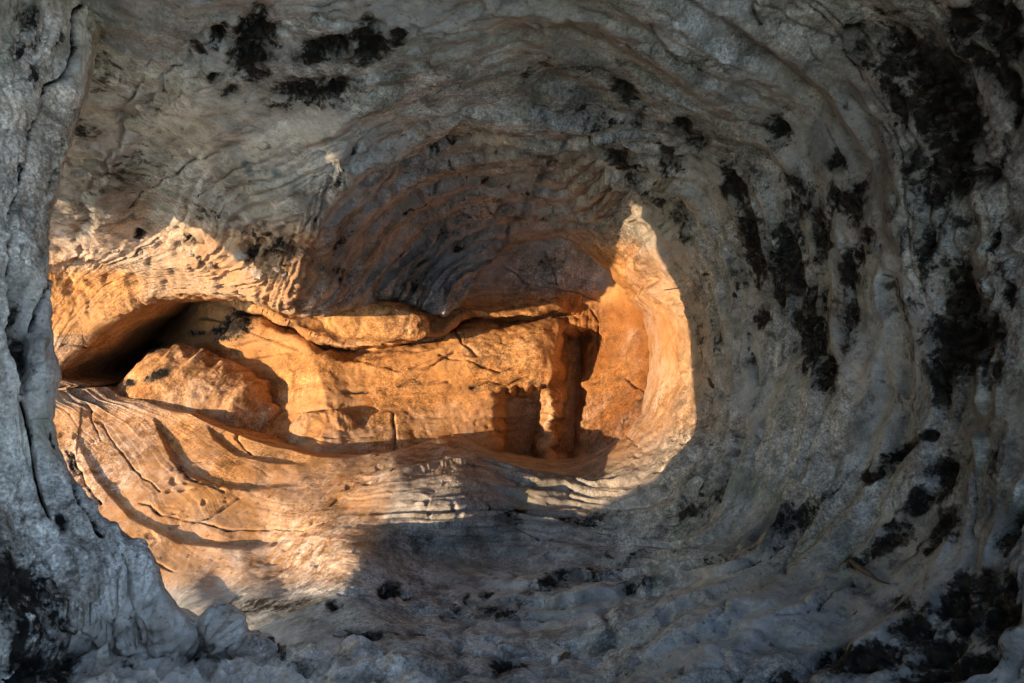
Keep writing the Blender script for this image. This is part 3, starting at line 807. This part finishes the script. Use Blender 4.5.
# ------------------------------------------------------------------ closed rocks
def rock(name, cu, cv, d, ru, rv, depth, rot=0.0, nu=150, nv=90, seed=1, folds=0.0, box=2.0, amp=0.06, tint0=0.9, pale0=0.1, mat=None, fold_centre=None, tilt=0.0, rough=0.5, fold_step=0.14):
    """a rounded block: superellipsoid with half sizes ru, rv (metres) and half depth, in the passage frame"""
    th = np.linspace(-math.pi, math.pi, nu, endpoint=False)
    fi = np.linspace(-math.pi / 2 + .02, math.pi / 2 - .02, nv)
    T, Fi = np.meshgrid(th, fi)
    e = 2.0 / box

    def pw(x):
        return np.sign(x) * np.abs(x) ** e
    X = ru * pw(np.cos(Fi)) * pw(np.cos(T))
    Y = depth * pw(np.cos(Fi)) * pw(np.sin(T))
    Z = rv * pw(np.sin(Fi))
    Q = np.stack([X, Y, Z], -1)
    ctr = unproject(np.array(cu, float), np.array(cv, float), np.array(d, float))
    c, s = math.cos(math.radians(rot)), math.sin(math.radians(rot))
    ct, st_ = math.cos(math.radians(tilt)), math.sin(math.radians(tilt))
    Rm = np.array([[c, 0, -s], [0, 1, 0], [s, 0, c]]) @ np.array([[ct, -st_, 0], [st_, ct, 0], [0, 0, 1]])
    nrm = Q / np.array([ru ** 2, depth ** 2, rv ** 2])
    nrm /= np.linalg.norm(nrm, axis=-1, keepdims=True)
    Q = Q @ Rm.T
    nrm = nrm @ Rm.T
    P = Q + ctr
    S = T.shape
    H = amp * fbm(P * 3.0, 4, seed).reshape(S) + amp * rough * fbm(P * 8, 4, seed + 3, ridged=True).reshape(S) + amp * 0.12 * fbm(P * 24, 3, seed + 5).reshape(S)
    fc = fold_centre or (0.0, 0.0)
    rr = np.hypot(Q[..., 0] - fc[0], Q[..., 2] - fc[1]) + 0.16 * fbm(P * 2.6, 3, seed + 9).reshape(S)
    an = np.arctan2(Q[..., 2] - fc[1], Q[..., 0] - fc[0])
    flow = np.stack([np.cos(an) * 0.9, np.sin(an) * 0.9, rr * 26.0], -1)
    if folds:
        ph = rr / fold_step
        saw = ph - np.floor(ph)
        fm = 0.15 + 1.1 * sstep(-.25, .35, noise3(P * 3.1 + ph[..., None] * 0.15, seed + 31).reshape(S))
        H = H + folds * fm * np.where(saw < .75, sstep(0, .75, saw), (1 - saw) / .25)
        H = H + folds * 0.12 * fbm(flow, 4, seed + 20, ridged=True).reshape(S)
    P = P + nrm * H[..., None]
    return P, S, flow


def rock_faces(S):
    nv, nu = S
    f = grid_faces(nv, nu, True)
    cap = []
    for r in (0, nv - 1):
        for k in range(1, nu - 2, 2):
            q = [r * nu, r * nu + k, r * nu + k + 1, r * nu + k + 2]
            cap.append(q if r else q[::-1])
    return np.r_[f, np.array(cap, np.int32)]


def put_rock(name, label, cat, group=None, tint0=0.9, pale0=0.15, stains=None, mat=None, **kw):
    P, S, flow = rock(name, **kw)
    u = P[..., 0] / P[..., 1] * F + CX
    v = CY - P[..., 2] / P[..., 1] * F
    st = blobs(u, v, stains) * (P[..., 1] < kw['d']) if stains else np.zeros(S)
    t = np.clip(tint0 + .25 * fbm(P * 2, 3, 7).reshape(S), 0, 1)
    pl = np.clip(pale0 + .35 * fbm(P * 3, 3, 8).reshape(S), 0, 1)
    o = mesh_from(name, to_world(P), rock_faces(S), mat or M_back, {"tint": t, "stain": st, "pale": pl, "flow": flow})
    set_props(o, label=label, category=cat)
    if group:
        o["group"] = group
    return o


put_rock("rock_boss", "rounded orange rock bulge with curved folds beside the dark hollow at left", "rock", cu=200, cv=412, d=4.50, ru=.56, rv=.40, depth=.28, rot=-20, nu=330, nv=200, seed=307, folds=.040, fold_step=.19, amp=.05, rough=.25, box=2.0, fold_centre=(.62, -.05),
         stains=[(158, 375, 11, 4, -25, 1), (130, 383, 5, 3, 0, 1), (156, 347, 8, 4, -10, .95)])
put_rock("rock_block", "small angular tan rock at the foot of the inner back wall", "rock", cu=322, cv=433, d=4.16, ru=.22, rv=.13, depth=.07, rot=14, nu=140, nv=80, seed=321, box=2.8, amp=.05, tint0=.85)
put_rock("rock_plate", "flat leaning rock plate above the long dark crack", "rock", cu=378, cv=322, d=4.22, ru=.34, rv=.12, depth=.10, rot=-4, nu=150, nv=70, seed=331, box=3.0, amp=.05, tint0=1.0, pale0=-.1)

# ------------------------------------------------------------------ the near pillar on the left
EDGE = [(-120, 150), (-60, 135), (0, 117), (22, 104), (45, 95), (80, 88), (103, 83), (145, 68), (175, 59), (205, 52), (235, 48), (270, 48), (300, 50), (350, 54), (375, 58), (400, 53), (420, 51), (450, 56), (480, 71), (505, 90), (530, 112), (545, 131), (552, 145), (565, 155), (590, 162), (604, 172), (640, 200), (700, 250), (800, 330)]
PT = [(-120, 2.25), (0, 2.18), (60, 2.08), (130, 1.97), (200, 1.90), (300, 1.82), (400, 1.70), (500, 1.64), (560, 1.62), (590, 1.63), (645, 1.68), (668, 2.2), (700, 2.35), (800, 2.2)]
nr = 620
pv = np.linspace(-110, 770, nr)
ue = line_u(pv, EDGE) + 2.2 * noise3(np.c_[pv / 17, pv * 0, pv * 0], 401) + 1.3 * noise3(np.c_[pv / 5.5, pv * 0, pv * 0], 402)
pt = line_u(pv, PT)
de = pt / (0.75 - 0.66 * (ue - CX) / F) * np.hypot(.75, .66)
# depth of the visible face: the passage wall runs back beside the camera
nf = 330
k = np.linspace(0, 1, nf)
kk = 1 - (1 - k) ** 1.25
U = -170 + (ue[:, None] + 170) * kk[None, :]
V = np.repeat(pv[:, None], nf, 1)
shape = U.shape
x0 = -1.06 - 0.05 * np.cos((pv - 250) / 200)
d_side = x0[:, None] / ((U - CX) / F)                    # a wall parallel to the passage
edge_d = de[:, None]
q = sstep(0, 1, kk)[None, :]
dl = 1 / ((1 - q) / d_side[:, :1] + q / edge_d)
D = 0.55 * dl + 0.45 * np.minimum(d_side, edge_d) + 0.0
low = sstep(470, 640, V)
D = D * (1 - 0.10 * low)
D += 0.13 * np.exp(-(ue[:, None] - U) / 8.0)
P = unproject(U, V, D)
Nn = grid_normals(P)
ud = U - 0.35 * (ue[:, None] - 50) * kk[None, :]
fold = ud + 13 * fbm(np.c_[U.ravel() / 60, V.ravel() / 130, 0 * U.ravel()], 3, 411).reshape(shape)
flowc = np.stack([V / 120.0, 0 * U, fold / 19.0], -1).astype(np.float32)
H = (0.018 * R(fbm(flowc * np.array([.7, 1, .6]), 4, 421, ridged=True)) + 0.006 * R(fbm(flowc * np.array([1.6, 1, 1.8]), 4, 431, ridged=True))
     + 0.03 * R(fbm(P * 4, 4, 441)) + 0.008 * R(fbm(P * 16, 4, 451)) + 0.007 * R(fbm(P * 17, 4, 462, ridged=True)) + 0.003 * R(fbm(P * 45, 3, 461, ridged=True)))
lumps = R(np.abs(noise3(P * 22, 463)))
H += 0.007 * low * (1 - 2.2 * lumps)
ph = fold / 21.0 + 0.7 * R(fbm(flowc * .5, 3, 471))
saw = ph - np.floor(ph)
H += 0.018 * np.where(saw < .85, saw / .85, (1 - saw) / .15) * sstep(0, .35, R(noise3(flowc * np.array([.7, .7, .4]), 481))) * (1 - .6 * low)
H -= 0.018 * np.maximum(R(creases(flowc * np.array([.8, 1, .6]), 751, .035, .02)), .8 * R(creases(flowc * np.array([1.8, 1, 1.6]), 761, .05, .12)))
PCR = [(1.3, [(77, 0), (70, 22), (66, 45), (61, 72), (55, 82), (45, 86), (40, 105), (30, 118), (22, 128), (18, 150), (12, 180), (4, 215)]),
       (1.1, [(60, 78), (62, 60), (70, 35)]), (1.1, [(55, 140), (48, 165), (42, 180), (40, 215)]), (1.2, [(70, 110), (66, 140), (56, 170), (50, 195)]),
       (1.3, [(8, 165), (10, 200), (4, 240), (6, 280)]), (1.0, [(35, 250), (38, 290), (32, 330)]), (1.0, [(20, 400), (28, 440), (35, 480), (48, 520)]), (1.0, [(45, 430), (58, 470), (75, 510), (100, 540)])]
un = U + 2.5 * R(noise3(P * 14, 491))
vn = V + 2.5 * R(noise3(P * 14 + 9, 492))
pcg = np.exp(-(poly_dist(un, vn, PCR) / 1.5) ** 2)
H -= 0.028 * pcg
hollow = blobs(un, vn, [(18, 345, 9, 42, -6, 1), (24, 300, 6, 14, 0, .5)])
H -= 0.05 * np.clip(hollow, 0, 1)
H *= 0.3 + 0.7 * sstep(0, 14, ue[:, None] - U)
P = P + Nn * H[..., None]
stain = blobs(un, vn, [(18, 345, 8, 40, -6, .85), (20, 12, 10, 22, 0, .6), (24, 45, 8, 20, 0, .6), (28, 70, 8, 16, 0, .6), (5, 50, 8, 20, 0, .5), (45, 40, 5, 10, 0, .5), (14, 150, 6, 30, 5, .4), (35, 160, 5, 20, 0, .35), (62, 528, 5, 8, -10, 1.0), (50, 500, 26, 14, 40, .35), (8, 600, 30, 50, -20, .9), (25, 660, 30, 20, 0, .9), (40, 210, 5, 16, 0, .35), (5, 300, 6, 30, 0, .5), (85, 30, 6, 14, 0, .3)])
stain = np.maximum(stain, 1.0 * pcg)
rn = R(fbm(P * 2.4, 3, 495))
tint = np.clip(0.04 + 0.2 * rn, 0, 1)
pale = np.clip(0.30 + 0.45 * sstep(380, 600, V) + 0.5 * R(fbm(P * 5, 3, 497)), 0, 1)
# behind the edge the pillar runs back along the sunbeam; in front it runs on past the camera
nbk = 24
kb = (np.arange(1, nbk + 1) / nbk)[None, :, None]
Pe = P[:, -1:, :]
rear = Pe + np.array([-0.75, -0.66, 0.0])[None, None] * (kb ** 1.3 * 2.6) + np.array([0, 0.10, 0])[None, None] * np.sin(np.clip(kb * 6, 0, math.pi)) * 0.25
Pf = P[:, :1, :]
fk = (np.arange(14, 0, -1) / 14)[None, :, None]
front = Pf * np.array([1, 0, 1]) * (1 + .25 * fk) + np.array([0, 1, 0]) * (Pf[..., 1:2] * (1 - fk) - 2.6 * fk)
Pp = np.concatenate([front, P, rear], 1)


def padc(a, nl, nrr):
    return np.concatenate([np.repeat(a[:, :1], nl, 1), a, np.repeat(a[:, -1:], nrr, 1)], 1)


pf = grid_faces(nr, Pp.shape[1])
pill = mesh_from("standing_rock", to_world(Pp), pf, M_pillar, {"tint": padc(tint, 14, nbk), "stain": padc(stain, 14, nbk), "pale": padc(pale, 14, nbk), "flow": padc(flowc, 14, nbk)})
set_props(pill, kind="thing", label="tall grey rock pillar with vertical cracks at the left, in front of the sunlit opening", category="rock pillar")

# ------------------------------------------------------------------ crusty rock at the lower left
TOP = [(-160, 560), (-60, 575), (0, 585), (60, 596), (120, 600), (160, 604), (178, 610), (196, 622), (206, 626), (211, 607), (218, 606), (226, 616), (234, 634), (245, 637), (256, 633), (266, 635), (272, 648), (288, 650), (300, 645), (312, 652), (330, 660), (340, 655), (352, 640), (362, 641), (372, 655), (390, 668), (415, 682), (450, 705), (520, 745)]
ncol, nrw = 460, 150
cu = np.linspace(-150, 500, ncol)
vt = line_v(cu, TOP) + 2.5 * noise3(np.c_[cu / 9, cu * 0, cu * 0], 501) + 1.5 * noise3(np.c_[cu / 3.5, cu * 0, cu * 0], 502)
kk = np.linspace(0, 1, nrw) ** 1.1
V = vt[None, :] + (790 - vt)[None, :] * kk[:, None]
U = np.repeat(cu[None, :], nrw, 0)
shape = U.shape
DC = RBF([(-160, 560, 1.02), (0, 585, 1.18), (100, 598, 1.26), (172, 607, 1.40), (215, 608, 1.44), (240, 636, 1.44), (290, 652, 1.47), (352, 642, 1.55), (420, 684, 1.38), (500, 735, 1.2), (0, 683, 1.10), (100, 650, 1.38), (100, 700, 1.15), (200, 660, 1.5), (200, 720, 1.22), (300, 700, 1.28), (300, 790, 1.0), (100, 790, .95), (0, 790, .9), (-160, 690, .9), (450, 790, 1.02)])
D = DC(U, V)
D += 0.12 * np.exp(-(V - vt[None, :]) / 6.0)
P = unproject(U, V, D)
Nn = grid_normals(P)
H = 0.05 * R(fbm(P * 4.0, 4, 511)) + 0.030 * (1 - 2.4 * R(np.abs(noise3(P * 9, 513)))) + 0.016 * (1 - 2.4 * R(np.abs(noise3(P * 20, 515)))) + 0.016 * R(fbm(P * 12, 4, 518, ridged=True)) + 0.006 * R(fbm(P * 32, 3, 517, ridged=True))
H *= .3 + .7 * sstep(0, 16, V - vt[None, :])
un = U + 2.5 * R(noise3(P * 12, 521))
vn = V + 2.5 * R(noise3(P * 12 + 9, 522))
stain = blobs(un, vn, [(5, 600, 18, 34, -25, 1), (30, 640, 26, 26, 0, .9), (10, 680, 30, 30, 0, .9), (52, 668, 20, 22, 30, .8), (163, 656, 7, 9, 0, 1), (195, 665, 12, 14, 0, .8), (275, 652, 9, 4, 30, .9), (300, 680, 12, 8, 0, .5), (120, 680, 10, 16, 20, .5), (240, 672, 10, 8, 0, .5), (350, 672, 10, 6, 20, .6)])
H -= 0.04 * sstep(.5, 1, stain)
P = P + Nn * H[..., None]
tint = np.clip(0.03 + .2 * R(fbm(P * 2.4, 3, 531)), 0, 1)
pale = np.clip(0.75 + .5 * R(fbm(P * 5, 3, 533)), 0, 1)
flowc = np.stack([P[..., 0] * 3, P[..., 1] * 3, P[..., 2] * 9], -1)
nbk = 16
kb = (np.arange(nbk, 0, -1) / nbk)[:, None, None]
rear = P[:1] + np.array([-.05, .25, -.9])[None, None] * kb
Pp = np.concatenate([rear, P], 0)


def padr(a):
    return np.concatenate([np.repeat(a[:1], nbk, 0), a], 0)


cr_o = mesh_from("rock_outcrop", to_world(Pp), grid_faces(*Pp.shape[:2]), M_pillar, {"tint": padr(tint), "stain": padr(stain), "pale": padr(pale), "flow": padr(flowc)})
set_props(cr_o, label="pale lumpy crusted rock in the near lower left corner, at the foot of the pillar", category="rock")

# ------------------------------------------------------------------ unseen blocker behind the pillar, lower edge shaped to cut the sunlight
ax_p = np.array([-0.66, 0.75, 0.0]) / np.hypot(.66, .75)
ax_s = np.array([0.75, 0.66, 0.0]) / np.hypot(.66, .75)
light_edge = []
for (lu, lv) in [(335, 285), (300, 274), (262, 268), (245, 254), (215, 236), (180, 222), (150, 207), (100, 226), (50, 240)]:
    lp = unproject(np.array(float(lu)), np.array(float(lv)), D_shell(np.array([float(lu)]), np.array([float(lv)]))[0])
    light_edge.append((float(lp @ ax_p), float(lp[2] - SUN_C[2] / np.hypot(.75, .66) * (lp @ ax_s + 1.95))))
light_edge.sort()
print("light_edge", [(round(a, 2), round(b, 2)) for a, b in light_edge])
QT = [(0.3, .15), (1.7, .15), (1.95, .40), (2.1, .56), (2.25, .58), (2.4, .46), (2.6, .37), (2.8, .32), (2.95, .30)] + light_edge + [(4.85, .35), (5.0, .12), (5.12, -.1), (5.3, -.45), (5.5, -1.3), (6.5, -1.5)]
pp = np.linspace(0.3, 6.4, 330)
qt = line_v(pp, QT) + .03 * noise3(np.c_[pp * 4, pp * 0, pp * 0], 601) + .015 * noise3(np.c_[pp * 14, pp * 0, pp * 0], 602)
rows = []
for kq in np.linspace(0, 1, 26):
    rows.append((qt + (2.2 - qt) * kq, 0.0, 1))
front = np.stack([ax_p[0] * pp[None] + ax_s[0] * -1.95, ax_p[1] * pp[None] + ax_s[1] * -1.95, 0 * pp[None]], -1)
L1 = np.concatenate([front + np.stack([0 * pp, 0 * pp, r[0]], -1)[None] for r in rows], 0)
L0 = L1[::-1] - ax_s * 0.35
LL = np.concatenate([L0, L1], 0)
LL = LL + ax_s * (0.12 * fbm(LL * 2, 3, 611)).reshape(LL.shape[:2])[..., None]
z1 = np.zeros(LL.shape[:2])
set_props(mesh_from("cave_sun_blocker", to_world(LL), grid_faces(*LL.shape[:2]), M_pillar, {"tint": z1 + .2, "stain": z1, "pale": z1 + .3, "flow": LL * 4}), kind="structure")

# ------------------------------------------------------------------ sill under the opening to the sun (behind the pillar)
su, sv = np.meshgrid(np.linspace(-4.2, -0.6, 90), np.linspace(0.3, 5.6, 130))
SP = np.stack([su, sv, np.full(su.shape, -1.42)], -1)
SP[..., 2] += (.10 * fbm(SP * 1.3, 4, 901) + .03 * fbm(SP * 6, 4, 905, ridged=True)).reshape(su.shape)
z2 = np.zeros(su.shape)
set_props(mesh_from("cave_lower_floor", to_world(SP), grid_faces(*su.shape), M_wall, {"tint": z2 + .5, "stain": z2, "pale": z2 + .3, "flow": SP * 4}), kind="structure")

# ------------------------------------------------------------------ small things
def tube(name, pix, radii, mat, nseg=8, seed=0):
    """a bent stick through the given (u, v, depth) points"""
    pts = np.array([unproject(np.array(a[0], float), np.array(a[1], float), np.array(a[2], float)) for a in pix])
    t = np.linspace(0, 1, len(pts))
    tf = np.linspace(0, 1, 22)
    C = np.stack([np.interp(tf, t, pts[:, i]) for i in range(3)], -1)
    C[1:-1] = (C[:-2] + 2 * C[1:-1] + C[2:]) / 4
    rd = np.interp(tf, np.linspace(0, 1, len(radii)), radii) * (1 + .25 * noise3(np.c_[tf * 9, tf * 0, tf * 0], seed))
    T = np.gradient(C, axis=0)
    T /= np.linalg.norm(T, axis=1, keepdims=True)
    A = np.cross(T, [0, 1, 0.01])
    A /= np.linalg.norm(A, axis=1, keepdims=True)
    B = np.cross(T, A)
    a = np.linspace(0, 2 * math.pi, nseg, endpoint=False)
    G = C[:, None] + rd[:, None, None] * (np.cos(a)[None, :, None] * A[:, None] + np.sin(a)[None, :, None] * B[:, None])
    return mesh_from(name, to_world(G), grid_faces(22, nseg, True), mat)


SF = SHELL_P.reshape(-1, 3)
SFu = SF[:, 0] / SF[:, 1] * F + CX
SFv = CY - SF[:, 2] / SF[:, 1] * F


def sd(u, v, off=0.0):
    """depth of the finished passage surface seen at (u, v)"""
    return float(SF[np.argmin((SFu - u) ** 2 + (SFv - v) ** 2), 1]) - off


def stick(name, label, cat, pix, radii, mat, seed=0):
    o = tube(name, [(u, v, sd(u, v, off)) for u, v, off in pix], radii, mat, 8, seed)
    set_props(o, label=label, category=cat)
    return o


stick("dry_twig", "short thick dark twig lying on the shaded rock low on the right wall", "twig", [(850, 560, .02), (858, 567, .03), (868, 573, .03), (879, 581, .025), (890, 584, .01)], [.004, .009, .008, .004, .002], M_twig, 1)
stick("dry_twig.001", "thin pale straw sticking out flat from the wall beside the sunlit rim", "twig", [(664, 290, .01), (671, 289, .03), (679, 288, .04)], [.003, .0025, .002], M_twig, 2)
stick("dry_twig.002", "thin twig hanging across a black stain high on the right wall", "twig", [(831, 300, .01), (840, 303, .03), (848, 305, .03)], [.0025, .002, .0015], M_twig, 3)


def leaf(name, label, u, v, length, width, ang, mat, cat="leaf"):
    d = sd(u, v, .02)
    c = unproject(np.array(float(u)), np.array(float(v)), np.array(d))
    a = math.radians(ang)
    tx = np.array([math.cos(a), 0.05, math.sin(a)])
    ty = np.array([-math.sin(a), 0.1, math.cos(a)])
    prof = [0, .5, .85, 1.0, .9, .6, .25, 0.02]
    top, n = [], len(prof)
    for i, w in enumerate(prof):
        t = i / (n - 1) - .5
        for j in (-1, -.5, 0, .5, 1):
            top.append(c + tx * length * t + ty * width * .5 * w * j + np.array([0, -1, 0]) * (.18 * width * abs(j) * w + .12 * length * t * t))
    top = np.array(top).reshape(n, 5, 3)
    bot = top + np.array([0, .0012, 0])
    P = np.concatenate([top, bot[::-1]], 0)
    o = mesh_from(name, to_world(P), grid_faces(2 * n, 5), mat)
    set_props(o, label=label, category=cat)


leaf("dry_leaf", "small brown dead leaf caught on the grey wall close to the sunlit rim", 712, 384, .075, .03, -60, M_leaf)
leaf("dry_leaf.001", "reddish brown leaf lodged in the dark pit of the cave floor", 566, 655, .035, .022, 20, M_leaf)


def pebble(name, label, u, v, r, mat, seed, parent=None, sink=0.0, tall=1.0):
    d = sd(u, v, r * .3 - sink)
    c = unproject(np.array(float(u)), np.array(float(v)), np.array(d))
    th = np.linspace(-math.pi, math.pi, 12, endpoint=False)
    fi = np.linspace(-1.5, 1.5, 8)
    T, Fi = np.meshgrid(th, fi)
    Q = np.stack([np.cos(Fi) * np.cos(T), np.cos(Fi) * np.sin(T) * .8, np.sin(Fi) * tall], -1)
    n = fbm(Q * 1.1 + seed * 3.1, 2, seed).reshape(T.shape)
    Q = np.sign(Q) * np.abs(Q) ** .75 * (1 + .75 * n)[..., None] * r
    P = Q + c
    z = np.zeros(T.shape)
    o = mesh_from(name, to_world(P), rock_faces(T.shape), mat, {"tint": z + .45, "stain": z, "pale": z + .45, "flow": P * 5}, smooth=False, parent=parent)
    if label:
        set_props(o, label=label, category="pebble")
    return o


pebble("white_pebble", "tiny white pebble at the lip of the dark pit in the floor", 555, 662, .011, M_white, 3)
roof = bpy.data.objects["cave_ceiling"]
rs = np.random.RandomState(4)
wallo = bpy.data.objects["cave_wall"]
for i in range(20):
    for _ in range(30):
        u = rs.uniform(75, 325)
        lo = np.interp(u, [50, 150, 200, 330], [248, 222, 240, 280])
        hi = np.interp(u, [50, 120, 215, 330], [258, 262, 288, 306])
        v = rs.uniform(lo, hi)
        break
    pebble("embedded_stone", None, u, v, rs.choice([.010, .014, .02, .032]), M_wall, 20 + i, parent=wallo if u < 250 else roof, sink=.008, tall=rs.uniform(.6, 1.0))
g = bpy.data.objects.new("ground", bpy.data.meshes.new("ground"))
scene.collection.objects.link(g)
gs = 400
g.data.from_pydata([(-gs, -gs, -3), (gs, -gs, -3), (gs, gs, -3), (-gs, gs, -3)], [], [(0, 1, 2, 3)])
g.data.materials.append(M_ground)
g["kind"] = "structure"
